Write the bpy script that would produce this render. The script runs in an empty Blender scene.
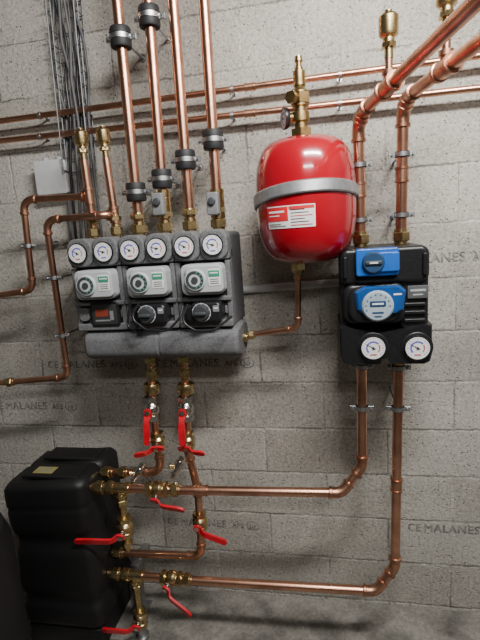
import bpy, bmesh, math, random
from mathutils import Vector, Matrix
random.seed(7)
F=462.0; D=1.85; H=1.68
Xc=Vector((2390,80,462)).normalized()
Zc=Vector((-170,2400,462)); Zc=(Zc-Xc*Zc.dot(Xc)).normalized()
Yc=Zc.cross(Xc)
CAM=Vector((0,-D,H))
def P(u,v,d):
    c=Vector((u-240,320-v,-F)); w=Vector((c.dot(Xc),c.dot(Yc),c.dot(Zc)))
    return CAM+w*((D-d)/w.y)
cd=bpy.data.cameras.new('camera'); co=bpy.data.objects.new('camera',cd)
bpy.context.scene.collection.objects.link(co)
cd.sensor_fit='VERTICAL'; cd.sensor_height=36; cd.lens=F/640*36; cd.clip_start=.02
co.matrix_world=Matrix.Translation(CAM)@Matrix((Xc,Yc,Zc)).to_4x4()
bpy.context.scene.camera=co
VX=Vector((1,0,0)); VY=Vector((0,1,0)); VZ=Vector((0,0,1))

# ---------------- materials
def newmat(name):
    m=bpy.data.materials.new(name); m.use_nodes=True
    nt=m.node_tree; return m,nt,nt.nodes['Principled BSDF']
def mat(name,col,rough=.5,metal=0,var=.08,nscale=30,bump=0,bscale=200,coat=0,col2=None,rvar=.0,speck=0):
    m,nt,b=newmat(name); N=nt.nodes; L=nt.links
    tc=N.new('ShaderNodeTexCoord'); no=N.new('ShaderNodeTexNoise')
    no.inputs['Scale'].default_value=nscale; no.inputs['Detail'].default_value=5
    L.new(tc.outputs['Object'],no.inputs['Vector'])
    mx=N.new('ShaderNodeMix'); mx.data_type='RGBA'
    c2=col2 or tuple(max(0,c*(1-var*2.2)) for c in col)
    mx.inputs[6].default_value=(*c2,1); mx.inputs[7].default_value=(*col,1)
    cr=N.new('ShaderNodeMapRange'); cr.inputs[1].default_value=.35; cr.inputs[2].default_value=.6
    L.new(no.outputs[0],cr.inputs[0]); L.new(cr.outputs[0],mx.inputs[0])
    L.new(mx.outputs[2],b.inputs['Base Color'])
    b.inputs['Roughness'].default_value=rough; b.inputs['Metallic'].default_value=metal
    if rvar:
        r=N.new('ShaderNodeMapRange'); r.inputs[3].default_value=rough+rvar; r.inputs[4].default_value=rough-rvar*.5
        L.new(no.outputs[0],r.inputs[0]); L.new(r.outputs[0],b.inputs['Roughness'])
    if coat: b.inputs['Coat Weight'].default_value=coat; b.inputs['Coat Roughness'].default_value=.06
    if bump:
        n2=N.new('ShaderNodeTexVoronoi'); n2.inputs['Scale'].default_value=bscale
        L.new(tc.outputs['Object'],n2.inputs['Vector'])
        bp=N.new('ShaderNodeBump'); bp.inputs['Strength'].default_value=bump; bp.inputs['Distance'].default_value=.001
        L.new(n2.outputs[0],bp.inputs['Height']); L.new(bp.outputs[0],b.inputs['Normal'])
        if speck:
            mr=N.new('ShaderNodeMapRange'); mr.inputs[1].default_value=0; mr.inputs[2].default_value=1; mr.inputs[3].default_value=1-speck; mr.inputs[4].default_value=1+speck
            L.new(n2.outputs['Color'],mr.inputs[0])
            vm=N.new('ShaderNodeVectorMath'); vm.operation='SCALE'; L.new(mx.outputs[2],vm.inputs[0]); L.new(mr.outputs[0],vm.inputs['Scale']); L.new(vm.outputs[0],b.inputs['Base Color'])
    return m
COP=mat('copper',(.80,.44,.30),.27,1,col2=(.52,.27,.18),nscale=11,rvar=.13)
COP2=mat('copper_elbow',(.70,.38,.25),.33,1,col2=(.36,.18,.12),nscale=30,rvar=.14)
BRA=mat('brass',(.70,.54,.28),.25,1,col2=(.44,.33,.16),nscale=40,rvar=.1)
DBRA=mat('aged_brass',(.48,.35,.16),.32,1,col2=(.28,.19,.08),nscale=40,rvar=.1)
CHR=mat('nickel',(.68,.66,.62),.2,1,nscale=30)
STL=mat('galvanized_steel',(.50,.51,.52),.42,1,nscale=50)
STR=mat('strap_steel',(.40,.41,.42),.38,.7,nscale=50)
WIR=mat('zinc_wire',(.18,.185,.19),.5,.6)
RUB=mat('black_rubber',(.014,.014,.016),.6,bump=.1)
RED=mat('red_vinyl_handle',(.62,.006,.02),.35,coat=.4)
VES=mat('red_enamel',(.36,.0015,.012),.20,var=.05,nscale=4,coat=1.0)
GEP=mat('grey_foam_insulation',(.128,.128,.133),.75,var=.04,nscale=60,bump=.25,bscale=210,speck=.3)
GEP2=mat('dark_grey_foam',(.085,.085,.09),.8,var=.04,nscale=60,bump=.25,bscale=210,speck=.3)
BEP=mat('black_foam_insulation',(.010,.010,.011),.38,var=.05,nscale=120,bump=.15,bscale=200,speck=.4)
SEP=mat('black_moulded_foam',(.0055,.0055,.006),.55,var=.05,nscale=120,bump=.15,bscale=200,speck=.3)
BPL=mat('black_plastic',(.014,.014,.016),.35)
SIL=mat('silver_grey_plastic',(.44,.46,.47),.32,var=.03)
PAL=mat('pale_dial_plastic',(.50,.53,.54),.35,var=.03)
DGR=mat('dark_grey_plastic',(.05,.055,.06),.4)
BLU=mat('blue_plastic',(.012,.12,.50),.35,coat=.3,var=.04)
DBL=mat('deep_blue_plastic',(.02,.06,.14),.4)
WHI=mat('white_print',(.80,.80,.78),.5,var=.02)
GRN=mat('green_print',(.06,.30,.19),.5)
REP=mat('red_print',(.66,.02,.03),.5)
DRE=mat('soft_red_print',(.55,.16,.18),.5)
BLP=mat('blue_violet_print',(.14,.14,.55),.5)
BKP=mat('black_print',(.03,.03,.03),.6)
INK=mat('grey_stamp_ink',(.13,.125,.115),.9,col2=(.33,.315,.285),nscale=35)
LGR=mat('light_grey_plastic',(.42,.43,.43),.5)
MGR=mat('mid_grey_plastic',(.20,.205,.21),.5)
TNK=mat('black_tank_jacket',(.006,.006,.007),.6,nscale=8)
CON=mat('grey_conduit_pvc',(.46,.455,.445),.45)

# ---------------- geometry builder
WO={}
def link(o): bpy.context.scene.collection.objects.link(o)
def meta(o,label=None,cat=None,group=None,kind=None):
    if label: o['label']=label
    if cat: o['category']=cat
    if group: o['group']=group
    if kind: o['kind']=kind
def empty(name,loc,label,cat,group=None):
    o=bpy.data.objects.new(name,None); link(o); o.empty_display_size=.05
    o.location=loc; WO[o]=Vector(loc); meta(o,label,cat,group); return o
def perp(a):
    a=a.normalized(); h=VZ if abs(a.z)<.8 else VX
    u=a.cross(h).normalized(); return u,a.cross(u).normalized()
class G:
    def __init__(s): s.v=[];s.f=[];s.m=[]
    def add(s,v,f,mi=0):
        o=len(s.v); s.v+= [Vector(x) for x in v]; s.f+=[tuple(i+o for i in q) for q in f]; s.m+=[mi]*len(f); return s
    def tube(s,path,r,mi=0,n=16,caps=True):
        v=[];f=[]; T=[]
        k=len(path)
        for i in range(k):
            a=path[max(i-1,0)];b=path[min(i+1,k-1)]; T.append((b-a).normalized())
        u,w=perp(T[0])
        for i in range(k):
            if i>0:
                q=T[i-1].rotation_difference(T[i]); u=q@u
            u=(u-T[i]*u.dot(T[i])).normalized(); w=T[i].cross(u)
            rr=r[i] if isinstance(r,(list,tuple)) else r
            for j in range(n):
                a=2*math.pi*j/n; v.append(path[i]+(u*math.cos(a)+w*math.sin(a))*rr)
        for i in range(k-1):
            for j in range(n):
                f.append((i*n+j,i*n+(j+1)%n,(i+1)*n+(j+1)%n,(i+1)*n+j))
        if caps: f.append(tuple(range(n-1,-1,-1))); f.append(tuple((k-1)*n+j for j in range(n)))
        return s.add(v,f,mi)
    def lathe(s,o,ax,prof,n=24,mi=0,ph=0,closed=False,ref=None):
        ax=ax.normalized()
        if ref is None: u,w=perp(ax)
        else: u=(ref-ax*ref.dot(ax)).normalized(); w=ax.cross(u)
        v=[];f=[];k=len(prof)
        for h,r in prof:
            for j in range(n):
                a=2*math.pi*j/n+ph; v.append(o+ax*h+(u*math.cos(a)+w*math.sin(a))*max(r,1e-5))
        for i in range(k if closed else k-1):
            i2=(i+1)%k
            for j in range(n): f.append((i*n+j,i*n+(j+1)%n,i2*n+(j+1)%n,i2*n+j))
        if not closed: f.append(tuple(range(n-1,-1,-1))); f.append(tuple((k-1)*n+j for j in range(n)))
        return s.add(v,f,mi)
    def box(s,c,size,bev=0,seg=3,mi=0,rot=None):
        bm=bmesh.new(); bmesh.ops.create_cube(bm,size=1)
        for q in bm.verts: q.co=Vector((q.co.x*size[0],q.co.y*size[1],q.co.z*size[2]))
        if bev: bmesh.ops.bevel(bm,geom=bm.edges[:]+bm.verts[:],offset=bev,segments=seg,profile=.5,affect='EDGES',clamp_overlap=True)
        R=rot or Matrix.Identity(3)
        v=[Vector(c)+R@q.co for q in bm.verts]; bm.verts.index_update()
        f=[tuple(q.index for q in fa.verts) for fa in bm.faces]; bm.free()
        return s.add(v,f,mi)
    def rbox(s,c,size,rad,seg=6,bev=.003,mi=0):
        sx,sy,sz=size; rad=min(rad,sx/2-1e-4,sz/2-1e-4); c=Vector(c)
        def ring(ins,y):
            o=[]
            for cx,cz,a0 in ((sx/2-rad,sz/2-rad,0),(-sx/2+rad,sz/2-rad,90),(-sx/2+rad,-sz/2+rad,180),(sx/2-rad,-sz/2+rad,270)):
                for i in range(seg+1):
                    a=math.radians(a0+90*i/seg); rr=max(rad-ins,1e-4)
                    o.append(c+Vector((cx+rr*math.cos(a),y,cz+rr*math.sin(a))))
            return o
        rs=[ring(0,sy/2)]
        for i in range(4):
            t=math.radians(90*i/3); rs.append(ring(bev*(1-math.cos(t)),-sy/2+bev-bev*math.sin(t)))
        n=len(rs[0]); v=[p for r in rs for p in r]; f=[]
        for i in range(len(rs)-1):
            for j in range(n): f.append((i*n+j,i*n+(j+1)%n,(i+1)*n+(j+1)%n,(i+1)*n+j)[::-1])
        f.append(tuple(range(n))); f.append(tuple((len(rs)-1)*n+j for j in range(n))[::-1])
        return s.add(v,f,mi)
    def ribbon(s,pts,wd,widths,nrm,th,mi=0):
        v=[];f=[];k=len(pts)
        for p,w,nn in zip(pts,widths,nrm):
            for a,b in ((-1,-1),(1,-1),(1,1),(-1,1)): v.append(p+wd*(w/2*a)+nn*(th/2*b))
        for i in range(k-1):
            for j in range(4): f.append((i*4+j,i*4+(j+1)%4,(i+1)*4+(j+1)%4,(i+1)*4+j))
        f.append((3,2,1,0)); f.append(tuple((k-1)*4+j for j in range(4)))
        return s.add(v,f,mi)
    def disc(s,c,r,mi=0,n=32,nv=-VY,th=.0015): return s.lathe(Vector(c),nv,[(0,r),(th,r)],n,mi)
    def obj(s,name,mats,parent=None,label=None,cat=None,group=None,kind=None,ang=35,wn=False):
        if not isinstance(mats,(list,tuple)): mats=[mats]
        lo=Vector([min(q[i] for q in s.v) for i in range(3)]); hi=Vector([max(q[i] for q in s.v) for i in range(3)])
        c=(lo+hi)/2
        if parent is None: c.z=lo.z
        me=bpy.data.meshes.new(name); me.from_pydata([q-c for q in s.v],[],s.f)
        for m in mats: me.materials.append(m)
        for p,mi in zip(me.polygons,s.m): p.material_index=mi; p.use_smooth=True
        bm=bmesh.new(); bm.from_mesh(me); bmesh.ops.recalc_face_normals(bm,faces=bm.faces[:]); bm.to_mesh(me); bm.free()
        me.set_sharp_from_angle(angle=math.radians(ang)); me.update()
        o=bpy.data.objects.new(name,me); link(o); WO[o]=c
        if wn:
            q=o.modifiers.new('weighted','WEIGHTED_NORMAL'); q.keep_sharp=True; q.weight=80
        if parent: o.parent=parent; o.location=c-WO[parent]
        else: o.location=c
        meta(o,label,cat,group,kind); return o
def fillet(pts,fr):
    path=[pts[0]]; arcs=[]
    for i in range(1,len(pts)-1):
        a,b,c=pts[i-1],pts[i],pts[i+1]; d1=(a-b).normalized(); d2=(c-b).normalized()
        th=math.pi-d1.angle(d2)
        if th<.06: path.append(b); continue
        t=min(fr*math.tan(th/2),(a-b).length*.45,(c-b).length*.45); r=t/math.tan(th/2)
        ce=b+(d1+d2).normalized()*(r/math.cos(th/2)); s0=b+d1*t-ce; s1=b+d2*t-ce
        arc=[]
        for k in range(9):
            arc.append(ce+(s0*math.sin((1-k/8)*th)+s1*math.sin(k/8*th))/math.sin(th))
        path+=arc; arcs.append((arc,d1,d2))
    path.append(pts[-1]); return path,arcs
def nutgeo(g,c,ax,r,l,mi=0):
    ax=ax.normalized()
    g.lathe(c,ax,[(-l*.5,r*1.18),(-l*.28,r*1.22),(-l*.27,r*1.3),(l*.27,r*1.3),(l*.28,r*1.22),(l*.5,r*1.18)],20,mi)
    g.lathe(c,ax,[(-l*.3,r*1.45),(-l*.26,r*1.6),(l*.26,r*1.6),(l*.3,r*1.45)],6,mi)
def nut(parent,c,ax,r,l=.035,m=None,name='union_nut'):
    g=G(); nutgeo(g,c,ax,r,l); return g.obj(name,m or BRA,parent,ang=25)
def pipe(pts,r,label,fr=None,elbow=True,nuts=(),m=None,name='copper_pipe',cat='pipe',group=None,sleeves=()):
    path,arcs=fillet(pts,fr or r*2.6); g=G(); g.tube(path,r,n=20)
    o=g.obj(name,m or COP,None,label,cat,group)
    if elbow:
        for arc,d1,d2 in arcs:
            e=G(); L=r*1.3; pp=[arc[0]+d1*L]+arc+[arc[-1]+d2*L]
            e.tube(pp,r*1.14,n=20)
            for a_,d_ in ((arc[0],d1),(arc[-1],d2)):
                e.lathe(a_+d_*L,d_,[(-.012,r*1.15),(-.010,r*1.34),(-.001,r*1.34),(.002,r*1.02)],20)
            e.obj('elbow_fitting',COP2,o)
    for c,ax,l in nuts: nut(o,c,ax,r,l)
    for c,ax,l in sleeves:
        e=G(); e.lathe(c,ax,[(-l/2,r*1.05),(-l/2+.001,r*1.28),(-l/2+.007,r*1.28),(-l/2+.008,r*1.14),(l/2-.008,r*1.14),(l/2-.007,r*1.28),(l/2-.001,r*1.28),(l/2,r*1.05)],20); e.obj('sleeve_coupling',COP2,o)
    return o
def tee(parent,c,ax,br,r,m=BRA,r2=None):
    g=G(); ax=ax.normalized(); br=br.normalized(); r2=r2 or r
    g.lathe(c,ax,[(-r*2.2,r*1.15),(-r*2.2,r*1.45),(-r*1.5,r*1.45),(-r*1.4,r*1.25),(r*1.4,r*1.25),(r*1.5,r*1.45),(r*2.2,r*1.45),(r*2.2,r*1.15)],20)
    g.lathe(c,br,[(0,r2*1.2),(r*1.4,r2*1.2),(r*1.5,r2*1.45),(r*2.2,r2*1.45),(r*2.2,r2*1.1)],20)
    return g.obj('tee_fitting',m,parent)
def ball_valve(c,ax,L,r,hdir,hlen,out,label='brass ball valve with a red lever handle',bodymat=None,group=None,back=.014):
    ax=ax.normalized();hdir=hdir.normalized();out=(out-hdir*out.dot(hdir)).normalized()
    root=empty('ball_valve',c,label,'valve',group)
    g=G(); g.lathe(c,ax,[(-L*.5,r*1.1),(-L*.5,r*1.4),(-L*.28,r*1.4),(-L*.25,r*1.25),(-L*.2,r*1.45),(-L*.1,r*1.7),(L*.1,r*1.7),(L*.2,r*1.45),(L*.25,r*1.25),(L*.28,r*1.4),(L*.5,r*1.4),(L*.5,r*1.1)],20)
    for s in(-1,1): g.lathe(c+ax*(s*L*.39),ax,[(-L*.09,r*1.6),(L*.09,r*1.6)],6)
    g.obj('valve_body',bodymat or BRA,root,ang=25)
    g=G(); g.lathe(c+out*r*1.3,out,[(0,r*.7),(r*.6,r*.7),(r*.6,r*.42),(r*1.5,r*.42)],16)
    g.lathe(c+out*(r*2.65),out,[(0,r*.55),(r*.3,r*.55)],6); g.obj('valve_stem',CHR,root)
    wd=hdir.cross(out).normalized(); b=c+out*(r*2.5); g=G()
    w=r*1.35; pts=[b-hdir*back,b-hdir*back*.4,b+hdir*.014,b+hdir*.03+out*.016,b+hdir*.045+out*.020,b+hdir*(hlen*.75)+out*.022,b+hdir*(hlen-.008)+out*.024,b+hdir*hlen+out*.025]
    ws=[w*.7,w*1.1,w*1.1,w*.75,w*.95,w*1.0,w*.95,w*.5]
    g.ribbon(pts,wd,ws,[out]*8,.009)
    g.obj('lever_handle',RED,root); return root
def clamp(c,ax,r,big=False,label=None,group=None,rod=True):
    ax=ax.normalized(); root=empty('pipe_clamp',Vector((c.x,0,c.z)) if rod else c,label or ('rubber-lined steel clamp around a copper riser' if big else 'thin galvanized steel clamp holding a copper pipe to the wall'),'pipe clamp',group)
    side=ax.cross(VY).normalized()
    if big:
        R=r*1.95; h=.032
        g=G(); g.lathe(c,ax,[(-h,r*1.03),(-h,R*.93),(-h*.8,R),(-h*.3,R),(-h*.25,R*.9),(h*.25,R*.9),(h*.3,R),(h*.8,R),(h,R*.93),(h,r*1.03)],28,closed=True); g.obj('rubber_sleeve',RUB,root)
        b0,b1,bh=R*.92,R*1.02,h*.24
    else:
        g=G(); g.lathe(c,ax,[(-.009,r*1.02),(-.009,r*1.22),(.009,r*1.22),(.009,r*1.02)],24,closed=True); g.obj('rubber_liner',RUB,root)
        b0,b1,bh=r*1.22,r*1.34,.007; R=r*1.3
    g=G(); g.lathe(c,ax,[(-bh,b0),(-bh,b1),(bh,b1),(bh,b0)],28,closed=True)
    for s in(-1,1):
        p=c+side*s*(b1+.008); g.box(p,(.02,.006,bh*2+.002) ,.001,1)
        g.box(p+VY*.006,(.02,.003,bh*2),.0005,1)
        g.lathe(p-VY*.012,VY,[(0,.003),(.003,.005),(.003,.0028),(.03,.0028)],8)
    g.obj('steel_band',STL,root)
    if rod and c.y+b1<-.01:
        g=G(); g.lathe(Vector((c.x,0,c.z)),-VY,[(0,.014),(.003,.014),(.003,.0045),(-c.y-b1,.0045)],12); g.obj('threaded_rod',STL,root)
    return root
def vent(base,h,r=.017,label='brass automatic air vent on top of a copper pipe'):
    root=empty('air_vent',base,label,'air vent')
    g=G(); g.lathe(base,VZ,[(0,r*.6),(h*.25,r*.6),(h*.25,r*.9),(h*.33,r*.95),(h*.36,r*.8),(h*.45,r*.8),(h*.5,r*1.25),(h*.56,r*1.32),(h*.9,r*1.32),(h*.95,r*1.1),(h*.96,r*.4)],24)
    g.lathe(base+VZ*h*.29,VZ,[(-h*.05,r*1.05),(h*.05,r*1.05)],6); g.obj('vent_body',BRA,root)
    g=G(); g.lathe(base+VZ*h*.955,VZ,[(0,r*.45),(h*.02,r*.5),(h*.09,r*.5),(h*.1,r*.3)],16); g.obj('vent_cap',BRA,root); return root
def text(s,o,width,right=VX,up=VZ,height=None):
    cu=bpy.data.curves.new('t','FONT'); cu.body=s; cu.size=1; cu.space_character=1.08
    ob=bpy.data.objects.new('t',cu); link(ob); bpy.context.view_layer.update()
    me=bpy.data.meshes.new_from_object(ob.evaluated_get(bpy.context.evaluated_depsgraph_get()))
    vs=[v.co.copy() for v in me.vertices]; fs=[tuple(p.vertices) for p in me.polygons]
    bpy.data.objects.remove(ob); bpy.data.curves.remove(cu); bpy.data.meshes.remove(me)
    x0=min(v.x for v in vs);x1=max(v.x for v in vs);y0=min(v.y for v in vs);y1=max(v.y for v in vs)
    k=width/(x1-x0); ky=(height/(y1-y0)) if height else k
    g=G(); g.add([o+right*((v.x-x0)*k)+up*((v.y-y0)*ky) for v in vs],fs)
    return g
def gauge(parent,c,r,hot=True,nv=-VY):
    rot=Matrix.Rotation(math.atan2(nv.x,-nv.y),3,'Z')
    def fin(g,*a,**k):
        g.v=[c+rot@(q-c) for q in g.v]; return g.obj(*a,**k)
    g=G(); g.lathe(c+VY*.008,-VY,[(0,r*.9),(.006,r*.98),(.012,r),(.014,r*.98),(.014,r*.90),(.010,r*.89)],32)
    b=fin(g,'gauge',BPL,parent,label='round thermometer gauge with slim black rim')
    g=G(); g.disc(c-VY*.0035,r*.90,0)
    f=c-VY*.0055
    for k in range(19):
        a=math.radians(225-k*15); d=Vector((math.cos(a),0,math.sin(a))); w=Vector((-d.z,0,d.x))
        L=.10 if k%3 else .18
        g.add([f+d*r*.82+w*.0006,f+d*r*.82-w*.0006,f+d*r*(.82-L)-w*.0006,f+d*r*(.82-L)+w*.0006],[(0,1,2,3)],3 if k<12 else 1)
    def arc(a0,a1,mi,ra,rb):
        v=[];fc=[];n=14
        for k in range(n+1):
            a=math.radians(a0+(a1-a0)*k/n); d=Vector((math.cos(a),0,math.sin(a)))
            v+=[f+d*r*ra-VY*.0003,f+d*r*rb-VY*.0003]
        for k in range(n): fc.append((2*k,2*k+1,2*k+3,2*k+2))
        g.add(v,fc,mi)
    arc(225,40,3,.56,.43); arc(30,-40,2,.54,.43)
    g.box(f+Vector((0,0,-r*.55)),(r*.5,.0006,r*.12),mi=2 if hot else 3)
    fin(g,'gauge_face',[WHI,BKP,DRE,BLP],b)
    a=math.radians(150 if hot else 165); d=Vector((math.cos(a),0,math.sin(a))); w=Vector((-d.z,0,d.x)); g=G()
    q=f-VY*.001; g.add([q-d*r*.2+w*.0016,q-d*r*.2-w*.0016,q+d*r*.68-w*.0005,q+d*r*.68+w*.0005],[(0,1,2,3)])
    g.disc(q,r*.09,th=.002); fin(g,'gauge_needle',BKP,b)

# ---------------- room
def wallmat():
    m,nt,b=newmat('concrete_block_wall'); N=nt.nodes;L=nt.links
    tc=N.new('ShaderNodeNewGeometry'); sp=N.new('ShaderNodeSeparateXYZ'); L.new(tc.outputs['Position'],sp.inputs[0])
    def noise(s,d=4,r=.5):
        q=N.new('ShaderNodeTexNoise'); q.inputs['Scale'].default_value=s; q.inputs['Detail'].default_value=d; q.inputs['Roughness'].default_value=r
        L.new(tc.outputs['Position'],q.inputs['Vector']); return q.outputs[0]
    def M(op,a,bb):
        q=N.new('ShaderNodeMath'); q.operation=op
        for i,x in enumerate((a,bb)):
            if isinstance(x,(int,float)): q.inputs[i].default_value=x
            else: L.new(x,q.inputs[i])
        return q.outputs[0]
    def MR(x,a,bb,c,d):
        q=N.new('ShaderNodeMapRange'); L.new(x,q.inputs[0])
        for i,k in enumerate((a,bb,c,d)): q.inputs[i+1].default_value=k
        return q.outputs[0]
    def mixc(f,a,bb):
        q=N.new('ShaderNodeMix'); q.data_type='RGBA'; L.new(f,q.inputs[0])
        for i,x in ((6,a),(7,bb)):
            if isinstance(x,tuple): q.inputs[i].default_value=(*x,1)
            else: L.new(x,q.inputs[i])
        return q.outputs[2]
    dn=M('MULTIPLY',M('SUBTRACT',noise(24,5,.6),.5),.017)
    xx=M('ADD',M('ADD',sp.outputs[0],1.31+5.1),dn); zz=M('ADD',M('SUBTRACT',sp.outputs[2],.0185),dn)
    cb=N.new('ShaderNodeCombineXYZ'); L.new(xx,cb.inputs[0]); L.new(zz,cb.inputs[1])
    def brick(ms,sm):
        br=N.new('ShaderNodeTexBrick'); br.offset=.5; br.offset_frequency=2
        br.inputs['Scale'].default_value=1; br.inputs['Brick Width'].default_value=.51; br.inputs['Row Height'].default_value=.205
        br.inputs['Mortar Size'].default_value=ms; br.inputs['Mortar Smooth'].default_value=sm; br.inputs['Bias'].default_value=0
        L.new(cb.outputs[0],br.inputs['Vector']); return br
    br=brick(.008,.7)
    br.inputs['Color1'].default_value=(.365,.342,.300,1); br.inputs['Color2'].default_value=(.455,.430,.382,1); br.inputs['Mortar'].default_value=(.40,.378,.335,1)
    thin=brick(.0030,.5)
    smear=MR(noise(5,5,.6),.42,.58,0,1)
    mort=mixc(smear,(.28,.26,.225),(.50,.475,.425))
    col=mixc(br.outputs[1],br.outputs[0],mort)
    opn=MR(noise(2.9,4),.42,.60,0,.55)
    col=mixc(M('MULTIPLY',thin.outputs[1],opn),col,(.10,.092,.08))
    wide=brick(.038,1.0)
    sm2=M('MULTIPLY',wide.outputs[1],MR(noise(8,6,.7),.50,.64,0,.65))
    col=mixc(sm2,col,(.52,.495,.44))
    col=mixc(MR(noise(2.3,6,.65),.50,.70,0,.45),col,(.20,.186,.16))
    n1=noise(80,6,.82)
    vo=N.new('ShaderNodeTexVoronoi'); vo.inputs['Scale'].default_value=80; L.new(tc.outputs['Position'],vo.inputs['Vector'])
    pit=MR(vo.outputs[0],.05,.34,.22,1.0)
    pm=MR(noise(40,4),.47,.55,0,1)
    pit2=M('ADD',M('MULTIPLY',pit,pm),M('SUBTRACT',1.0,pm))
    amp=MR(noise(4.5,3),.35,.65,.65,1.0)
    gr=M('ADD',1.0,M('MULTIPLY',MR(n1,.32,.68,-.58,.60),amp))
    k=M('MULTIPLY',M('MULTIPLY',gr,MR(noise(1.4,7,.6),.3,.7,.80,1.14)),pit2)
    vm=N.new('ShaderNodeVectorMath'); vm.operation='SCALE'; L.new(col,vm.inputs[0]); L.new(k,vm.inputs['Scale'])
    L.new(vm.outputs[0],b.inputs['Base Color']); b.inputs['Roughness'].default_value=.95
    hh=M('SUBTRACT',M('ADD',M('MULTIPLY',n1,.7),M('MULTIPLY',pit2,.7)),M('ADD',M('MULTIPLY',br.outputs[1],.25),M('MULTIPLY',M('MULTIPLY',thin.outputs[1],opn),.8)))
    bp=N.new('ShaderNodeBump'); bp.inputs['Strength'].default_value=.9; bp.inputs['Distance'].default_value=.006
    L.new(hh,bp.inputs['Height']); L.new(bp.outputs[0],b.inputs['Normal']); return m
WALL=wallmat()
FLO=mat('dusty_concrete_floor',(.24,.225,.197),.9,col2=(.105,.097,.085),nscale=7,bump=.5,bscale=90,speck=.25)
CEI=mat('concrete_ceiling',(.30,.29,.285),.9,nscale=4)
SID=mat('side_wall_concrete',(.18,.172,.162),.9,nscale=5)
x0,x1,yf,zc=-2.4,1.7,-3.6,3.0
def struct(name,c,s,m): g=G(); g.box(c,s); return g.obj(name,m,None,kind='structure')
wb=struct('wall_back',((x0+x1)/2,.1,zc/2),(x1-x0+.4,.2,zc),WALL)
struct('wall_left',(x0-.1,yf/2,zc/2),(.2,-yf,zc),SID)
struct('wall_right',(x1+.1,yf/2,zc/2),(.2,-yf,zc),SID)
struct('wall_front',((x0+x1)/2,yf-.1,zc/2),(x1-x0+.4,.2,zc),SID)
struct('floor',((x0+x1)/2,yf/2,-.1),(x1-x0+.4,-yf+.4,.2),FLO)
struct('ceiling',((x0+x1)/2,yf/2,zc+.1),(x1-x0+.4,-yf+.4,.2),CEI)
def stamp(bx,z):
    g=G()
    def addt(s,x,w,h=.035):
        for dx,dy in ((0,0),(.0022,.0003),(.0011,.0006)):
            t=text(s,Vector((x+dx,-.0015-dy,z)),w,height=h); g.add(t.v,t.f)
    def ring(cx,rx,rz,w):
        v=[];f=[];n=24
        for j in range(n):
            a=2*math.pi*j/n; v+= [Vector((cx+rx*math.cos(a),-.0015,z+.014+rz*math.sin(a))),Vector((cx+(rx-w)*math.cos(a),-.0015,z+.014+(rz-w)*math.sin(a)))]
        for j in range(n): q=(j+1)%n; f.append((2*j,2*j+1,2*q+1,2*q))
        g.add(v,f)
    addt('CE',bx,.050); addt('MALANES',bx+.066,.215); addt('AFS',bx+.308,.054,.026); addt('NF',bx+.391,.030,.025); ring(bx+.407,.030,.023,.0035)
    g.obj('printed_stamp',INK,wb)
stamp(P(48,363,0).x,P(70,368,0).z)
stamp(P(156,363,0).x,P(240,366,0).z)
stamp(P(-6,405,0).x,P(40,409,0).z)
stamp(P(168,522,0).x,P(210,526,0).z)
stamp(P(386,262,0).x,P(440,262,0).z)
stamp(P(408,525,0).x,P(440,532,0).z)

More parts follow.
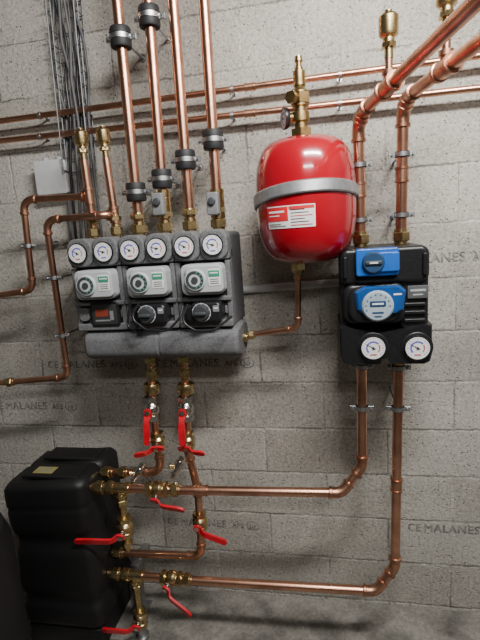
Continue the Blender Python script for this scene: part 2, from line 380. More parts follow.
# ---------------- manifold station
f=.30
xl=P(75,248,f).x; xr=P(235,240,f).x
zt=P(155,235,f).z; z1=P(155,263,f).z; z2=P(157,298,f).z; z3=P(158,329,f).z; z4=P(163,361,f).z
man=empty('heating_manifold',Vector(((xl+xr)/2,-.2,z4)),'grey foam-insulated three-circuit pump manifold fixed to the block wall','heating manifold')
gx=[P(79,253,f).x,0,0,0,0,P(213,241,f).x]
gz=P(145,249,f).z
gp=(gx[5]-gx[0])/5
for i in range(3):
    cx=gx[0]+gp*(2*i+.5); w=gp*2-.002
    g=G(); g.rbox((cx,-.155,(zt+z3)/2-.010),(w,.19,zt-z3+.01),.016,bev=.006)
    g.rbox((cx,-.25,(z1+z3)/2-.01),(w-.004,.04,z1-z3-.01),.010,bev=.004)
    g.obj('insulation_shell',GEP2,man,label='dark grey foam shell of one pump circuit',wn=True)
    g=G()
    for s in(-.5,.5):
        g.rbox((cx+s*gp,-.265,gz),(gp-.002,.07,(zt-z1)+.006),.034,bev=.008)
    g.rbox((cx,-.255,z1+.016),(w,.055,.034),.006,bev=.004)
    g.obj('gauge_panel',GEP,man,wn=True)
    g=G(); g.rbox((cx,-.285,(z1+z2)/2-.074),(w-.002,.022,.016),.004,bev=.004); g.rbox((cx,-.28,z3+.012),(w-.002,.03,.026),.006,bev=.005)
    for s in(-1,1):
        g.rbox((cx+s*(w/2-.009),-.275,(z1+z3)/2),(.018,.024,z1-z3-.01),.005,bev=.004)
        for zz_ in (.25,.75): g.rbox((cx+s*(w/2-.022),-.272,z3+(z1-z3)*zz_),(.018,.020,.03),.006,bev=.004)
    g.obj('foam_rim',GEP,man,wn=True)
    for s in(-.5,.5): gauge(man,Vector((cx+s*gp,-.308,gz)),.037,hot=(s<0))
    pz=(z1+z2)/2-.002; px=cx+ .012
    g=G(); g.rbox((px-.004,-.300,pz),(.150,.06,.106),.022,bev=.006)
    g.rbox((px+.008,-.335,pz+.003),(.130,.026,.092),.016,bev=.005)
    pump=g.obj('circulation_pump',SIL,man,label='silver-grey circulation pump head',wn=True)
    oy=-.012
    g=G(); g.lathe(Vector((px-.022,-.334+oy,pz+.002)),-VY,[(0,.037),(.008,.037),(.012,.034)],32); g.obj('pump_dial',PAL,pump)
    g=G(); g.lathe(Vector((px-.022,-.3462+oy,pz+.002)),-VY,[(0,.021),(.0,.031),(.001,.031),(.001,.021)],32,closed=True,mi=3)
    for k in range(6):
        a=math.radians(70-k*30); g.box((px-.022+.026*math.cos(a),-.3476+oy,pz+.002+.026*math.sin(a)),(.005,.001,.005),mi=1)
    g.lathe(Vector((px-.022,-.346+oy,pz+.002)),-VY,[(0,.012),(.004,.011)],20,mi=3)
    g.obj('dial_marking',[WHI,GRN,SIL,DGR],pump)
    g=G(); g.rbox((px+.044,-.3365+oy,pz+.008),(.042,.002,.056),.004,bev=.0005,mi=1)
    g.rbox((px+.044,-.3375+oy,pz+.021),(.038,.002,.022),.003,bev=.0005,mi=0)
    g.box((px+.044,-.339+oy,pz+.023),(.028,.001,.004),mi=1)
    for k in range(3): g.box((px+.044,-.3378+oy,pz+.002-k*.007),(.030,.001,.0022),mi=2)
    g.obj('pump_label',[GRN,WHI,BKP],pump)
    lz=(z2+z3)/2+.004
    if i==0:
        g=G(); g.rbox((cx+.02,-.285,lz),(.112,.03,.092),.01,bev=.004); ac=g.obj('mixing_controller',BPL,man,label='black controller block with reddish display window',wn=True)
        g=G(); g.rbox((cx+.02,-.301,lz),(.096,.002,.074),.003,bev=.0005); g.box((cx+.010,-.3025,lz+.006),(.050,.001,.026),mi=1); g.box((cx+.048,-.3025,lz-.004),(.014,.001,.034),mi=2)
        g.box((cx+.012,-.3025,lz-.022),(.06,.001,.006),mi=2)
        g.obj('display_window',[BKP,mat('dull_red_print',(.24,.045,.025),.4),MGR],ac)
        g=G(); g.rbox((cx-.067,-.285,lz),(.04,.02,.05),.015,bev=.004); g.obj('foam_knob',GEP,man,wn=True)
    else:
        g=G(); g.rbox((cx+.014,-.305,lz),(.108,.06,.070),.018,bev=.010); g.rbox((cx-.033,-.30,lz-.008),(.070,.055,.066),.030,bev=.01)
        ac=g.obj('valve_actuator',BPL,man,label='black mixing valve actuator',wn=True)
        g=G(); g.lathe(Vector((cx-.002,-.335,lz)),-VY,[(0,.029),(.014,.028),(.02,.024)],32); g.box((cx-.002,-.36,lz),(.044,.014,.012),.004); g.obj('actuator_knob',DGR,ac)
        g=G(); g.lathe(Vector((cx-.002,-.3355,lz)),-VY,[(0,.0305),(0,.0330),(.001,.0330),(.001,.0305)],32,closed=True)
        for k in range(7):
            a=math.radians(-20+k*36); g.box((cx-.002+.0315*math.cos(a),-.337,lz+.0315*math.sin(a)),(.005,.001,.005))
        g.obj('scale_ring',SIL,ac)
        g=G(); g.rbox((cx+.050,-.336,lz+.012),(.022,.002,.022),.003,bev=.0005); g.box((cx+.050,-.3375,lz+.014),(.014,.001,.004),mi=1); g.obj('actuator_label',[MGR,WHI],ac)
zc4=(z3+z4)/2-.001; R=(z3-z4)/2-.001
xa=P(86,345,.28).x; xb=P(240,340,.28).x; L=xb-xa
g=G(); n=40; secs=[(0,.84),(.004,.92),(.010,.97),(.018,1.0)]
xs=[(xa+t,s) for t,s in secs]+[(xa+L/2-.006,1.0),(xa+L/2-.004,.975),(xa+L/2+.004,.975),(xa+L/2+.006,1.0)]+[(xb-t,s) for t,s in reversed(secs)]
v=[];fc=[]
for x,s in xs:
    for j in range(n):
        a=2*math.pi*j/n; c_,s_=math.cos(a),math.sin(a); e=.62
        v.append(Vector((x,-.20+.106*s*math.copysign(abs(c_)**e,c_),zc4+R*s*math.copysign(abs(s_)**e,s_))))
for i in range(len(xs)-1):
    for j in range(n): fc.append((i*n+j,i*n+(j+1)%n,(i+1)*n+(j+1)%n,(i+1)*n+j))
fc.append(tuple(range(n-1,-1,-1))); fc.append(tuple((len(xs)-1)*n+j for j in range(n))); g.add(v,fc)
g.obj('insulated_collector',GEP,man,label='long grey foam-covered cylindrical collector bar',ang=30,wn=True)
g=G(); g.lathe(Vector((xb-.002,-.2,zc4)),VX,[(0,.02),(.012,.02),(.012,.012),(.02,.012)],16); g.obj('collector_port',BRA,man)
g=G()
for xx in (xa+.1,xb-.1): g.box((xx,-.055,zc4),(.04,.11,.03),.003)
for xx in (xl+.1,xr-.1): g.box((xx,-.032,zt-.06),(.04,.064,.04),.003)
g.obj('wall_bracket',STL,man)

# ---------------- risers over the manifold
def lerp(a,b,t): return a+(b-a)*t
dR=.2
ztop=zt-.004
def riser(ub,vb,ut,vt):
    b=P(ub,vb,dR); t=P(ut,vt,dR); d=(t-b).normalized()
    b=b+d*((ztop-b.z)/d.z); top=b+d*((zc-b.z)/d.z); return b,top,d
risers=[riser(140,232,117,0),riser(166,232,148,0),riser(191,230,173,0),riser(219,228,204,0)]
def atv(r,u,v):
    b,t,d=r; z=P(u,v,dR).z; return b+d*((z-b.z)/d.z)
RR=.0185
for b,t,d in risers:
    pipe([b,t],RR,'thick vertical copper riser above the grey manifold',group='copper risers above the manifold',nuts=[(b+d*.03,d,.05),(b+d*.075,d,.03)])
for ri,u,v in ((0,121,38),(1,145,18),(2,186,160),(3,214,140),(0,138,192),(1,162,179)):
    clamp(atv(risers[ri],u,v),risers[ri][2],RR,big=True,group='rubber-lined riser clamps')
for ri,u,v in ((1,159,205),(3,217,204)):
    c=atv(risers[ri],u,v); root=empty('flow_sensor',c,'small grey plastic sensor fitted on a copper riser','sensor')
    g=G(); g.rbox(c-VY*.03+VX*-.008,(.042,.035,.078),.008,bev=.005); g.obj('sensor_housing',MGR,root)
    g=G(); g.rbox(c-VY*.052+VX*-.008+VZ*.008,(.026,.012,.026),.012,bev=.003); g.obj('sensor_knob',DGR,root)
    g=G(); g.lathe(c,risers[ri][2],[(-.05,RR*1.02),(-.05,RR*1.4),(.05,RR*1.4),(.05,RR*1.02)],20,closed=True); g.obj('brass_housing',BRA,root)
def srise(ub,vb,ut,vt):
    b=P(ub,vb,dR);t=P(ut,vt,dR);d=(t-b).normalized(); b=b+d*((ztop-b.z)/d.z); return b,t,d
S1=srise(94,232,84,160); S2=srise(117,232,106,158)
for k,(b,t,d) in enumerate((S1,S2)):
    pipe([b,t],.0145,'short vertical copper pipe carrying an air vent',group='vent risers',nuts=[(b+d*.03,d,.05),(b+d*.075,d,.028)])
    vent(t,.105,.019)
def on(s,v,u):
    b,t,d=s; z=P(u,v,dR).z; return b+d*((z-b.z)/d.z)
j1=on(S1,196,90); j2=on(S2,215,113)
r2=.0125
l1=pipe([j1,P(23,200,.2),P(33,290,.2),P(-25,299,.2)],r2,'copper pipe looping down beside the manifold',fr=.04); tee(l1,j1,S1[2],-VX,.0135,COP2)
l2=pipe([j2,P(104,215,.24),P(46,220,.24),P(68,377,.22),P(-25,385,.22)],r2,'longer copper pipe loop with brass end fitting',fr=.04,nuts=[(P(10,382,.22),VX,.04)]); tee(l2,j2,S2[2],-VX,.0135,COP2)
clamp(lerp(P(46,220,.24),P(68,377,.22),.35),VZ,r2,group='thin pipe clamps'); clamp(lerp(P(46,220,.24),P(68,377,.22),.72),VZ,r2,group='thin pipe clamps')
clamp(lerp(P(23,200,.2),P(33,290,.2),.5),VZ,r2,group='thin pipe clamps')

# ---------------- background horizontals
for (a,bq) in (((0,121),(440,61)),((0,141),(470,89))):
    A=P(*a,.06);B=P(*bq,.06); d=(B-A).normalized()
    A2=A+d*((x0+.01-A.x)/d.x); B2=A+d*((x1-.01-A.x)/d.x)
    pipe([A2,B2],.0115,'long thin horizontal copper pipe along the block wall',group='horizontal copper pipes',sleeves=[(P(250,a[1]+(bq[1]-a[1])*250/bq[0],.06),d,.04)])
for u in (40,232,340):
    for (a,bq) in (((0,121),(440,61)),((0,141),(470,89))):
        c=P(u,a[1]+(bq[1]-a[1])*u/bq[0],.06)
        root=empty('pipe_clip',Vector((c.x,0,c.z)),'small steel clip holding a horizontal copper pipe','pipe clip','horizontal pipe clips')
        g=G(); g.lathe(c,VX,[(-.006,.0117),(-.006,.014),(.006,.014),(.006,.0117)],20,closed=True); g.obj('clip_ring',STL,root)
        g=G(); g.lathe(Vector((c.x,0,c.z)),-VY,[(0,.01),(.003,.01),(.003,.004),(-c.y-.013,.004)],10); g.obj('clip_stud',STL,root)

# ---------------- cable tray, cables, box
def tray():
    A=P(62,-12,.05); B=P(80,170,.05); g=G(); d=(B-A).normalized(); w=.056
    A=A+d*((zc-.003-A.z)/d.z)
    n=int((B-A).length/.05)
    for s in(-1,-.5,0,.5,1): g.tube([A+VX*s*w+VY*.035,B+VX*s*w+VY*.035],.0025,n=6)
    for s in(-1,1):
        for y in(0,-.03): g.tube([A+VX*s*w+VY*y,B+VX*s*w+VY*y],.0025,n=6)
    for k in range(n+1):
        p=lerp(A,B,k/n); g.tube([p-VX*w-VY*.03,p-VX*w+VY*.037,p+VX*w+VY*.037,p+VX*w-VY*.03],.0025,n=6)
    g.obj('cable_tray',WIR,None,'vertical galvanized wire mesh cable tray on the block wall','cable tray')
tray()
def cable(pts,r,m,label,fr=.05): return pipe(pts,r,label,fr=fr,elbow=False,m=m,name='cable',cat='cable')
CB=mat('grey_cable_sheath',(.09,.09,.092),.55)
for k in range(7):
    dk=.036+.011*(k%4)
    A0=P(52+k*4,-10,dk); B0=P(67+k*3.6,118,dk); C0=P(71+k*5.2,240,dk); d=(A0-B0).normalized(); A0=B0+d*((zc-.003-B0.z)/d.z)
    pts=[A0]
    for q in range(1,6):
        pts.append(lerp(A0,B0,q/6)+Vector((random.uniform(-.028,.028),random.uniform(-.004,.004),0)))
    pts+= [B0,lerp(B0,C0,.4)+Vector((random.uniform(-.012,.012),0,0)),C0]
    cable(pts,.0055,BPL if k in(1,4) else CB,('black' if k in(1,4) else 'dull grey')+' electric cable running down the wire tray',fr=.25)
c=P(54,178,.035); jb=empty('junction_box',Vector((c.x,0,c.z)),'light grey square electrical junction box on the wall','junction box')
g=G(); g.rbox((c.x,-.026,c.z),(.135,.05,.13),.01,bev=.003); g.obj('box_body',LGR,jb)
g=G(); g.rbox((c.x,-.056,c.z),(.139,.012,.134),.01,bev=.003)
for sx in(-1,1):
    for sz in(-1,1): g.lathe(Vector((c.x+sx*.055,-.061,c.z+sz*.053)),-VY,[(0,.006),(.002,.006)],12)
g.obj('box_lid',mat('junction_lid',(.54,.55,.55),.45,var=.03),jb)
g=G()
for s in(-.03,.03): g.lathe(Vector((c.x+s,-.03,c.z+.065)),VZ,[(0,.012),(.015,.012),(.018,.008)],16)
g.obj('cable_gland',LGR,jb)
pipe([P(228,291,.0165),P(345,282,.0165)],.016,'pale grey conduit fixed along the wall',elbow=False,m=CON,name='conduit',cat='conduit')

# ---------------- expansion vessel
dv=.27
c=P(305.5,199,dv); Rv=(P(357,199,dv).x-P(256,199,dv).x)/2*.99
zT=P(306,138,dv).z; zB=P(302,263,dv).z; hh=(zT-zB)/2; c=Vector((c.x,-dv,(zT+zB)/2))
ves=empty('expansion_vessel',Vector((c.x,-dv,zB)),'glossy red steel expansion vessel strapped to the wall','expansion vessel')
prof=[]
for k in range(49):
    a=-math.pi/2+math.pi*k/48
    s_,c_=math.sin(a),math.cos(a)
    ex=.54 if s_<0 else .46
    prof.append((math.copysign(abs(s_)**(.74 if s_<0 else .66),s_)*hh,Rv*abs(c_)**ex))
g=G(); g.lathe(c,VZ,prof,64); g.obj('vessel_body',VES,ves,ang=60)
zs=c.z+.010
ta=Vector((-.045,.17,1)).normalized(); sc=Vector((c.x,c.y,zs))
g=G()
g.lathe(sc,ta,[(-.019,Rv*.99),(-.019,Rv+.006),(-.015,Rv+.009),(.015,Rv+.009),(.019,Rv+.006),(.019,Rv*.99)],64,closed=True)
g.box((c.x-.09,-.045,zs-.03),(.03,.09,.034),.003); g.box((c.x+.09,-.045,zs-.03),(.03,.09,.034),.003)
g.obj('steel_strap',STR,ves,label='brushed steel mounting strap around the vessel')
za=P(290,228,.44).z; zb_=P(290,205,.44).z
def rz(z):
    for (h1,r1),(h2,r_2) in zip(prof,prof[1:]):
        if h1<=z-c.z<=h2: return r1+(r_2-r1)*(z-c.z-h1)/(h2-h1+1e-9)
    return Rv
def cpatch(a0,a1,z0_,z1_,off,m,name):
    g=G(); n=16;nz=6;v=[];fc=[]
    for k in range(n+1):
        a=math.radians(a0+(a1-a0)*k/n)
        for q in range(nz+1):
            z=z0_+(z1_-z0_)*q/nz; rad=rz(z)+off; v.append(Vector((c.x+rad*math.sin(a),c.y-rad*math.cos(a),z)))
    for k in range(n):
        for q in range(nz): i=k*(nz+1)+q; fc.append((i,i+nz+1,i+nz+2,i+1))
    g.add(v,fc); return g.obj(name,m,ves)
cpatch(-44,12,za,zb_,.0012,WHI,'vessel_label')
cpatch(-43.5,-17,za+.022,zb_-.003,.0020,REP,'label_panel')
cpatch(-16,11,zb_-.012,zb_-.003,.0020,REP,'label_panel')
cpatch(-41,-21,zb_-.020,zb_-.014,.0028,WHI,'label_line'); cpatch(-41,-27,zb_-.030,zb_-.027,.0028,WHI,'label_line')
for k in range(6): cpatch(-14,9-(k%3)*4,za+.007+k*.009,za+.0090+k*.009,.0021,BKP if k%3 else REP,'label_line')
cpatch(-42,-20,za+.006,za+.008,.0021,BKP,'label_line'); cpatch(-42,-26,za+.012,za+.014,.0021,BKP,'label_line')
tz=c.z+hh
top=Vector((c.x-.004,c.y,tz-.010))
vt=P(301,56,dv).z
hT=vt-tz+.01; S=hT/.33; W_=.92
sg=empty('safety_group',top,'brass safety valve with gauge and air vent on the red vessel','safety valve')
def PR(l): return [(h*S,r*W_) for h,r in l]
g=G(); g.lathe(top,VZ,PR([(0,.028),(.02,.028),(.022,.03),(.05,.03),(.052,.022),(.075,.022),(.08,.030),(.115,.030),(.12,.022),(.135,.022),(.14,.030),(.195,.031),(.2,.024),(.215,.018)]),24)
g.lathe(top+VZ*.036*S,VZ,PR([(-.014,.038),(.014,.038)]),6)
g.lathe(top+VZ*.168*S,VZ,PR([(-.020,.036),(.020,.036)]),6)
g.lathe(top+VZ*.098*S,-VX,[(0,.016),(.035,.016),(.035,.02),(.046,.02)],16)
g.lathe(top+VZ*.165*S,Vector((-.6,-1,0)),[(0,.016),(.04,.016),(.04,.02),(.055,.02)],6)
g.obj('brass_body',DBRA,sg)
g=G(); g.lathe(top+VZ*.213*S,VZ,PR([(0,.014),(.005,.021),(.060,.021),(.065,.014),(.075,.014),(.077,.010),(.095,.010),(.097,.014),(.117,.012)]),20); g.obj('air_vent_head',DBRA,sg)
gauge(sg,top+Vector((-.050,-.002,.098*S)),.034,nv=Vector((-1,-.40,0)))
bot=Vector((P(298,262,.27).x,c.y,zB+.010))
vp=pipe([bot,P(298,276,.26),P(298,328,.24),Vector((xb+.018,-.2,P(243,335,.2).z))],.0105,'thin copper pipe from the vessel down to the manifold',fr=.035)
g=G(); nutgeo(g,bot-VZ*.022,VZ,.016,.04); g.lathe(bot-VZ*.05,VZ,[(0,.012),(.02,.014)],16); g.obj('union_nut',BRA,vp)
g=G(); nutgeo(g,Vector((xb+.03,-.2,P(243,335,.2).z)),VX,.011,.03); g.obj('union_nut',BRA,vp)

# ---------------- right pump station
fd=.34
pxl=P(341,300,fd).x; pxr=P(430,300,fd).x
pT=P(388,247,fd).z; pB=P(388,364,fd).z; pm=P(388,284,fd).z; pl=P(388,326,fd).z
pcx=(pxl+pxr)/2; pw=pxr-pxl
ps=empty('pump_station',Vector((pcx,-.2,pB)),'black foam-insulated pump station with blue valve and pump','pump station')
g=G(); g.rbox((pcx,-.18,(pT+pB)/2),(pw,.16,pT-pB),.03,bev=.012)
g.obj('insulation_shell',BEP,ps,wn=True)
g=G(); g.rbox((pcx,-.295,(pT+pm)/2),(pw,.09,pT-pm),.028,bev=.014); g.rbox((pcx+pw*.34,-.29,(pm+pl)/2+.01),(pw*.32,.07,pm-pl+.06),.02,bev=.012)
g.rbox((pcx-pw*.46,-.285,(pm+pl)/2),(pw*.08,.06,pm-pl+.04),.01,bev=.006)
for k in range(3): g.rbox((pcx+pw*.34,-.328,pm-.02-.026*k-.05),(pw*.24,.012,.012),.004,bev=.003)
for s in(-1,1): g.rbox((pcx+s*pw*.44,-.342,(pT+pm)/2),(pw*.05,.012,(pT-pm)*.6),.006,bev=.004)
g.obj('upper_cover',BEP,ps,wn=True)
n=24; W=pw*.53; ring=[]
for k in range(n+1):
    x=-W+2*W*k/n; t=abs(x)/W; ring.append((x,pl+.012-.030*(1-t*t) if t<.9 else pl+.006-.05*(t-.9)))
bl=[(W,pB+.03),(W*.96,pB+.008),(W*.85,pB),(W*.12,pB),(W*.08,pB+.02),(-W*.08,pB+.02),(-W*.12,pB),(-W*.85,pB),(-W*.96,pB+.008),(-W,pB+.03)]
poly=ring+bl; m_=len(poly); zc_=(pl+pB)/2; v=[];fc=[]
for y,s in ((-.10,1),(-.335,1),(-.345,.985),(-.350,.955)):
    for x,z in poly: v.append(Vector((pcx+x*s,y,zc_+(z-zc_)*s)))
for i in range(3):
    for j in range(m_): q=(j+1)%m_; fc.append((i*m_+j,i*m_+q,(i+1)*m_+q,(i+1)*m_+j))
fc.append(tuple(range(m_))); fc.append(tuple(3*m_+j for j in range(m_))[::-1]); g=G(); g.add(v,fc)
g.obj('lower_cover',BEP,ps,wn=True)
for u in(373,417):
    q=P(u,347,.35)
    g=G(); g.lathe(Vector((q.x,-.344,q.z)),-VY,[(0,.049),(.008,.049),(.010,.046),(.010,.043)],32); g.obj('gauge_socket',BPL,ps)
    gauge(ps,Vector((q.x,-.358,q.z)),.041)
q=P(377,262,.36)
g=G(); g.rbox((q.x,-.352,q.z),(.128,.035,.085),.008,bev=.005); g.rbox((q.x+.03,-.372,q.z),(.07,.012,.06),.006,bev=.004); hd=g.obj('valve_handle',BLU,ps,label='blue rectangular valve handle',wn=True)
g=G(); g.lathe(Vector((q.x-.012,-.368,q.z)),-VY,[(0,.034),(.012,.033),(.016,.029)],32); g.obj('handle_hub',DBL,hd)
g=G(); g.box((q.x-.012,-.386,q.z),(.05,.008,.012),.003); g.box((q.x-.012,-.3905,q.z),(.024,.001,.004),mi=1); g.obj('handle_grip',[DGR,WHI],hd)
q=P(377,306,.38)
g=G(); g.rbox((q.x-.005,-.30,q.z),(.19,.09,.130),.03,bev=.012); g.rbox((q.x-.006,-.345,q.z),(.160,.04,.118),.04,bev=.012)
pu=g.obj('circulation_pump',BPL,ps,label='dark circulation pump with round pale control dial')
g=G(); cx_,cz_=q.x+.010,q.z+.014; v=[];fc=[]
ol=[(-.076,.030),(-.050,.046),(.060,.046),(.078,.030),(.070,-.030),(.050,-.042),(-.050,-.042),(-.070,-.026)]
for y,s in ((-.355,1.0),(-.370,1.0),(-.377,.90)):
    for x,z in ol: v.append(Vector((cx_+x*s,y,cz_+z*s)))
for i in range(2):
    for j in range(8): k2=(j+1)%8; fc.append((i*8+j,i*8+k2,(i+1)*8+k2,(i+1)*8+j))
fc.append(tuple(range(8))); fc.append(tuple(16+j for j in range(8))); g.add(v,fc)
g.obj('plug_cover',mat('pump_label_blue',(.010,.075,.27),.3,coat=.4),pu,label='blue electrical cover',ang=20)
g=G(); g.box((q.x+.062,-.3780,q.z+.034),(.024,.001,.005)); g.obj('cover_print',WHI,pu)
g=G(); g.lathe(Vector((q.x+.002,-.370,q.z)),-VY,[(0,.050),(.013,.048),(.018,.043)],40); g.obj('pump_dial',mat('silver_blue_dial',(.38,.46,.52),.3),pu)
g=G(); cc2=Vector((q.x+.002,-.3885,q.z))
for k in range(9):
    a=math.radians(200-k*25)
    g.box(cc2+Vector((.036*math.cos(a),0,.036*math.sin(a))),(.004,.001,.004),mi=1)
g.rbox(cc2+VZ*.008,(.048,.002,.018),.004,bev=.0005,mi=1); g.box(cc2+VZ*.008-VY*.0015,(.034,.001,.005)); g.box(cc2-VZ*.020,(.034,.001,.005),mi=1); g.box(cc2-VZ*.032,(.022,.001,.004),mi=1)
g.obj('dial_marking',[WHI,DBL],pu)
q2=P(418,292,.335)
g=G(); g.rbox((q2.x,-.3305,q2.z),(.062,.010,.040),.003,bev=.001)
g.box((q2.x,-.336,q2.z+.006),(.046,.001,.007),mi=1); g.box((q2.x,-.336,q2.z-.008),(.03,.001,.004),mi=1); g.obj('sticker',[mat('grey_sticker',(.09,.095,.10),.4),LGR],ps)
g=G()
for s in(-.07,.07): g.box((pcx+s,-.052,pT-.08),(.04,.1,.04),.003); g.box((pcx+s,-.052,pB+.08),(.04,.1,.04),.003)
g.obj('wall_bracket',STL,ps)

# pipes above right station
rP=.0185
B1=P(361,250,.2); B1=Vector((B1.x,-.2,pT-.005)); K1=P(358,116,.2); M1=P(478,0,.78); d=(M1-K1).normalized(); E1=K1+d*1.35
T1=Vector((x1-.03,E1.y-.2,E1.z))
a1=pipe([B1,K1-VZ*.035,K1+d*.045,E1,T1],rP,'thick copper pipe rising then running out overhead',fr=.05,nuts=[(B1+VZ*.03,VZ,.05)],sleeves=[(lerp(B1,K1,.45),K1-B1,.05)])
B2=P(401,248,.2); B2=Vector((B2.x,-.2,pT-.005)); K2=P(403,100,.2); M2=P(480,42,.62); d2=(M2-K2).normalized(); E2=K2+d2*1.1
a2=pipe([B2,K2-VZ*.035,K2+d2*.045,E2,Vector((x1-.03,E2.y-.2,E2.z))],rP,'thick copper pipe rising then running out overhead',fr=.05,nuts=[(B2+VZ*.03,VZ,.05)],sleeves=[(lerp(B2,K2,.5),K2-B2,.05)])
def tongrid(o,q,dd,t,hgt):
    p=q+dd*t; tee(o,p,dd,VZ,rP,COP2,r2=.013)
    pipe([p+VZ*rP,p+VZ*(rP+hgt)],.011,'short copper stub below a brass air vent',elbow=False)
    vent(p+VZ*(rP+hgt-.004),.115,.020)
def proj(p):
    w=p-CAM; cx_=w.x*Xc.x+w.y*Yc.x+w.z*Zc.x; cy_=w.x*Xc.y+w.y*Yc.y+w.z*Zc.y; cz_=w.x*Xc.z+w.y*Yc.z+w.z*Zc.z
    return 240+F*cx_/-cz_,320-F*cy_/-cz_
def findt(q,dd,u):
    lo,hi=0,1.2
    for _ in range(40):
        m=(lo+hi)/2
        if proj(q+dd*m)[0]<u: lo=m
        else: hi=m
    return lo
tongrid(a1,K1,d,findt(K1,d,389),.055)
tongrid(a2,K2,d2,findt(K2,d2,446),.075)
for (B,K) in((B1,K1),(B2,K2)):
    for t in(.22,.64): clamp(lerp(B,K,t),(K-B),rP,group='thin pipe clamps')

bx=-.955
C1=Vector((P(362,366,.22).x,-.22,pB+.01))
zq=P(343,494,.27).z
s1=P(362,466,.23); s2=P(342,494,.262); s2.z=zq
pe1=P(178,490,.295)
pipe([C1,s1,s2,pe1],.0175,'copper return pipe bending off sideways under the black pump station',fr=.05,nuts=[(C1-VZ*.025,VZ,.04)],sleeves=[(lerp(s2,pe1,.85),pe1-s2,.05)])
C2=Vector((P(399,366,.22).x,-.22,pB+.01)); s3=P(395,566,.235); s4=P(376,591,.262); pe2=P(188,580,.285)
pipe([C2,s3,s4,pe2],.0175,'copper supply pipe bending sideways near the floor',fr=.05,nuts=[(C2-VZ*.025,VZ,.04)],sleeves=[(lerp(C2,s3,.60),s3-C2,.05)])
for C,Q,ts in((C1,s1,(.12,.48)),(C2,s3,(.07,.25))):
    for t in ts: clamp(lerp(C,Q,t),Q-C,.0175,group='thin pipe clamps')

# ---------------- black separator box
bxl=-1.315;bxr=bx; bzT=.775;bzB=.10
sep=empty('hydraulic_separator',Vector(((bxl+bxr)/2,-.23,bzB)),'large contoured black foam-insulated hydraulic separator in two halves','hydraulic separator')
cxx=(bxl+bxr)/2
def half(y0_,y1_,name,slope):
    hw=(bxr-bxl)/2; v=[];fc=[]; K=60
    for i in range(K+1):
        t=i/K
        b=.003*math.sin(t*9.0)
        for tc_,am,wd_ in ((.20,.012,.05),(.60,.012,.06),(.83,.004,.012)):
            b-=am*math.exp(-((t-tc_)/wd_)**2)
        if t>.96: b-=.020*((t-.96)/.04)**2
        if t<.04: b-=.02*((.04-t)/.04)**2
        z=bzB+(bzT-bzB)*t
        ch=.034; ww=hw+b
        ya=y0_-(b if y0_<-.3 else b*.3); yb=y1_+(b*.4 if y1_>-.1 else 0)
        k3=ch*.3
        pts=[(-ww+ch,ya),(ww-ch,ya),(ww-k3,ya+k3),(ww,ya+ch),(ww,yb-.004),(ww-.004,yb),(-ww+.004,yb),(-ww,yb-.004),(-ww,ya+ch),(-ww+k3,ya+k3)]
        n=len(pts)
        for x,y in pts: v.append(Vector((cxx+x,y,z-slope*max(0,(-x)/hw)*t)))
    for i in range(K):
        for j in range(n): fc.append((i*n+j,i*n+(j+1)%n,(i+1)*n+(j+1)%n,(i+1)*n+j))
    fc.append(tuple(range(n-1,-1,-1))); fc.append(tuple(K*n+j for j in range(n)))
    g=G(); g.add(v,fc)
    g.obj(name,SEP,sep,ang=50)
half(-.375,-.221,'front_half_shell',.03); half(-.218,-.07,'rear_half_shell',.03)
for yy in(-.295,-.145):
    g=G(); g.box((cxx+.02,yy,bzT-.002),(.24,.10,.014),.004); g.obj('top_rib',SEP,sep)
g=G(); g.box((cxx-.02,-.30,bzT+.0062),(.085,.050,.002))
for k in range(3): g.box((cxx-.02,-.286-.013*k,bzT+.0076),(.06,.003,.001),mi=1)
g.obj('sticker',[mat('faded_yellow_label',(.28,.24,.09),.5),MGR],sep)
g=G(); g.box((cxx,-.035,.6),(.05,.075,.05),.003); g.box((cxx,-.035,.3),(.05,.075,.05),.003); g.obj('wall_bracket',STL,sep)
st=empty('steel_stand',Vector((cxx,-.225,0)),'dark steel plinth under the black separator','stand')
g=G(); g.box((cxx,-.225,.092),(.33,.28,.014),.002); g.obj('top_plate',TNK,st)
g=G(); g.box((cxx,-.36,.044),(.33,.006,.086),.001); g.box((cxx,-.09,.044),(.33,.006,.086),.001); g.box((cxx+.16,-.225,.044),(.006,.265,.086),.001); g.box((cxx-.16,-.225,.044),(.006,.265,.086),.001); g.obj('side_panel',TNK,st)
sb=empty('support_bracket',Vector((bxr+.055,-.13,0)),'galvanized slotted steel support post beside the separator','bracket')
g=G(); g.box((bxr+.055,-.13,.12),(.036,.036,.232),.002); g.obj('post',STL,sb)
g=G(); g.box((bxr+.055,-.13,.003),(.08,.08,.006),.001); g.obj('base_plate',STL,sb)
g=G(); g.box((bxr+.055,-.055,.225),(.036,.11,.03),.002); g.obj('arm',STL,sb)
tx,ty,tr_=-1.335,-.74,.27
tk=empty('storage_tank',Vector((tx,ty,0)),'black cylindrical storage tank with foam jacket','tank')
g=G(); g.lathe(Vector((tx,ty,.03)),VZ,[(0,tr_-.03),(.02,tr_),(.66,tr_),(.72,tr_-.02),(.76,tr_-.09),(.77,.05)],56); g.obj('tank_jacket',TNK,tk)
g=G(); g.lathe(Vector((tx,ty,0)),VZ,[(0,.22),(.032,.22)],32); g.obj('tank_foot',DGR,tk)
g=G(); g.lathe(Vector((tx,ty,.795)),VZ,[(0,.03),(.04,.03),(.04,.02),(.06,.02)],20); g.obj('tank_port',BRA,tk)

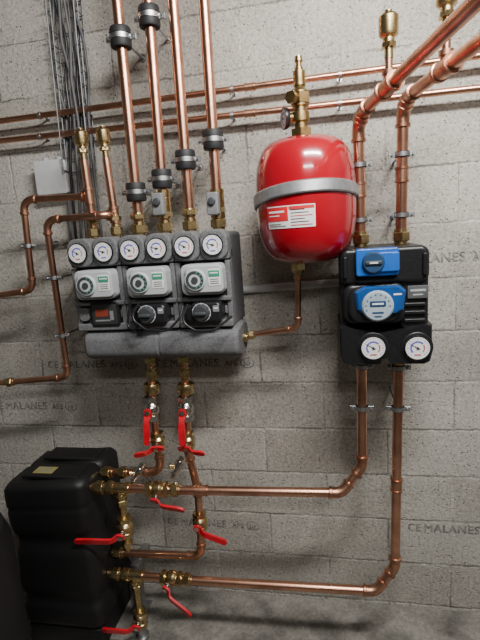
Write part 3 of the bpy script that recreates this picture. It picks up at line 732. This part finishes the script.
# ---------------- pipework from the manifold down to the separator
zB4=z4-.002
D1=Vector((P(151,360,.2).x,-.2,zB4)); D2=Vector((P(184,360,.2).x,-.2,zB4))
e1=P(162,468,.22); rr_=.0155
pr1=pipe([D1,P(152,385,.2),P(156,440,.21),Vector((e1.x,-.22,.742)),Vector((bxr+.004,-.228,.738))],rr_,'copper pipe dropping from the manifold to the black separator',fr=.045,nuts=[(D1-VZ*.02,VZ,.04),(D1-VZ*.075,VZ,.05),(Vector((bxr+.03,-.228,.738)),VX,.05),(Vector((bxr+.10,-.228,.739)),VX,.04)])
m2=P(189,455,.21); n2=P(198,490,.22)
o2=Vector((P(202,556,.22).x,-.22,P(202,556,.22).z)); en=P(120,553,.225)
pr2=pipe([D2,P(186,400,.2),m2,n2,o2,Vector((bxr+.004,-.225,en.z))],rr_,'long copper pipe dropping from the manifold then turning to the separator',fr=.045,nuts=[(D2-VZ*.02,VZ,.04),(D2-VZ*.075,VZ,.05),(Vector((bxr+.03,-.225,en.z)),VX,.05)])
OUT=-VY
ball_valve(P(152,408,.2),VZ,.10,.019,Vector((-.05,0,-1)),.125,OUT,'nickel ball valve with red lever pointing down',CHR)
ball_valve(P(186,408,.2),VZ,.10,.019,Vector((-.03,0,-1)),.125,OUT,'nickel ball valve with red lever pointing down',CHR)
ball_valve(P(158,440,.21),VZ,.07,.017,Vector((-1,0,-.1)),.085,Vector((.2,-1,-.5)),'brass ball valve with red lever across the pipe',back=.035)
ball_valve(P(188,440,.21),VZ,.07,.017,Vector((1,0,.05)),.080,Vector((-.1,-1,-.5)),'brass ball valve with red lever across the pipe',back=.03)
for u,v in((152,388),(186,388)):
    g=G(); c_=P(u,v,.2); g.lathe(c_,VZ,[(-.02,.017),(-.02,.03),(-.014,.033),(.014,.033),(.02,.03),(.02,.017)],24); g.obj('union_nut',BRA,pr1 if u<170 else pr2)
for (u,v,dd) in((177,468,.23),(137,475,.25)):
    c_=P(u,v,dd); root=empty('drain_cock',c_,'small nickel drain cock with hose tail','drain cock')
    ax=Vector((-.5,-.5,-1)).normalized()
    g=G(); g.lathe(c_-ax*.03,ax,[(-.02,.011),(0,.011),(.002,.018),(.036,.018),(.038,.011),(.050,.011),(.052,.015),(.058,.015),(.06,.010),(.075,.008)],16); g.obj('cock_body',CHR,root)
    g=G(); g.lathe(c_-ax*.01,Vector((-1,-.6,.2)),[(.01,.007),(.028,.007),(.028,.012),(.036,.012)],12); g.obj('cock_stem',BRA,root)
ball_valve(P(200,521,.22),VZ,.08,.018,Vector((1,0,-.30)),.13,Vector((.1,-1,-.1)),'brass ball valve with red lever angled sideways')
pA0=Vector((bxr+.004,-.317,.723)); pA1=P(180,490,.295)
ax=(pA1-pA0).normalized()
tr=pipe([pA0,pA1],.0165,'brass and copper pipe section leaving the upper separator port',elbow=False,m=COP,nuts=[(pA0+ax*.035,ax,.05),(pA0+ax*.075,ax,.03),(pA1-ax*.02,ax,.04)])
t1=P(120,488,.31); t1=pA0+ax*(t1-pA0).dot(ax); tee(tr,t1,ax,-VZ,.017)
v1=P(158,489,.3); v1=pA0+ax*(v1-pA0).dot(ax)
ball_valve(v1,ax,.09,.019,Vector((1,0,-.06)),.125,Vector((0,-1,-.6)),'brass ball valve with red lever pointing along the pipe')
pB0=Vector((bxr+.004,-.28,.303)); pB1=P(192,580,.285); ax2=(pB1-pB0).normalized()
tr2=pipe([pB0,pB1],.0165,'brass and copper pipe section leaving the lower separator port',elbow=False,nuts=[(pB0+ax2*.035,ax2,.05),(pB0+ax2*.075,ax2,.03),(pB1-ax2*.02,ax2,.04)])
v2=P(172,578,.283); v2=pB0+ax2*(v2-pB0).dot(ax2)
ball_valve(v2,ax2,.09,.019,Vector((.80,-.1,-.50)),.14,Vector((.0,-1,-.5)),'brass ball valve with red lever angled downward')
t2=P(135,576,.283); t2=pB0+ax2*(t2-pB0).dot(ax2); tee(tr2,t2,ax2,-VZ,.017)
be=Vector((t1.x,t1.y,P(121,545,.31).z))
vb=pipe([t1-VZ*.03,be],.015,'short chunky brass drain branch below the upper tee',elbow=False,m=BRA,nuts=[(t1-VZ*.06,VZ,.04)],name='brass_pipe')
g=G(); nutgeo(g,be+VZ*.012,VZ,.015,.03); g.lathe(be-VZ*.004,-VZ,[(0,.016),(.012,.016),(.014,.008),(.022,.008)],16); g.obj('end_cap',BRA,vb)
ball_valve(Vector((t1.x,t1.y,P(121,526,.31).z)),VZ,.085,.020,Vector((-1,0,-.02)),.185,Vector((.1,-1,-.35)),'brass drain valve with red lever across the black box')
vb2=pipe([t2-VZ*.03,Vector((t2.x,t2.y,.06))],.014,'vertical brass branch running down to the floor',elbow=False,m=BRA,nuts=[(t2-VZ*.055,VZ,.04)],name='brass_pipe')
ball_valve(Vector((t2.x,t2.y,t2.z-.205)),VZ,.08,.018,Vector((-1,0,.02)),.165,Vector((.0,-1,-.25)),'brass drain valve with red lever near the floor')
g=G(); g.lathe(Vector((t2.x,t2.y,0)),VZ,[(0,.03),(.01,.03),(.012,.018),(.065,.018)],20); g.obj('floor_flange',STL,vb2)
for pts in (((140,302,.35),(130,318,.37),(146,330,.38),(168,331,.38),(180,318,.37),(183,306,.35)),((188,304,.36),(181,322,.38),(196,331,.385),(215,330,.38),(232,316,.36)),((131,300,.34),(127,326,.35),(134,331,.36),(143,322,.37))):
    cable([P(*q_) for q_ in pts],.0042,BPL,'thin black cable drooping below the actuators',fr=.04)

# ---------------- light
def area(loc,tgt,sx,sy,p,col=(1,1,1)):
    l=bpy.data.lights.new('lamp','AREA'); l.shape='RECTANGLE'; l.size=sx; l.size_y=sy; l.energy=p; l.color=col
    o=bpy.data.objects.new('ceiling_or_fill_lamp',l); link(o); o.location=loc; o.rotation_euler=(Vector(tgt)-Vector(loc)).to_track_quat('-Z','Y').to_euler()
area((.5,-1.4,2.93),(.2,-.1,1.3),1.0,.14,80,(1,.985,.955))
area((.5,-3.0,2.93),(.1,-.5,.8),1.0,.14,22,(1,.985,.96))  # added fill lamp behind the camera to soften shadows, not a real fitting
w=bpy.data.worlds.new('world'); bpy.context.scene.world=w; w.use_nodes=True
w.node_tree.nodes['Background'].inputs[0].default_value=(.8,.85,.9,1); w.node_tree.nodes['Background'].inputs[1].default_value=.1
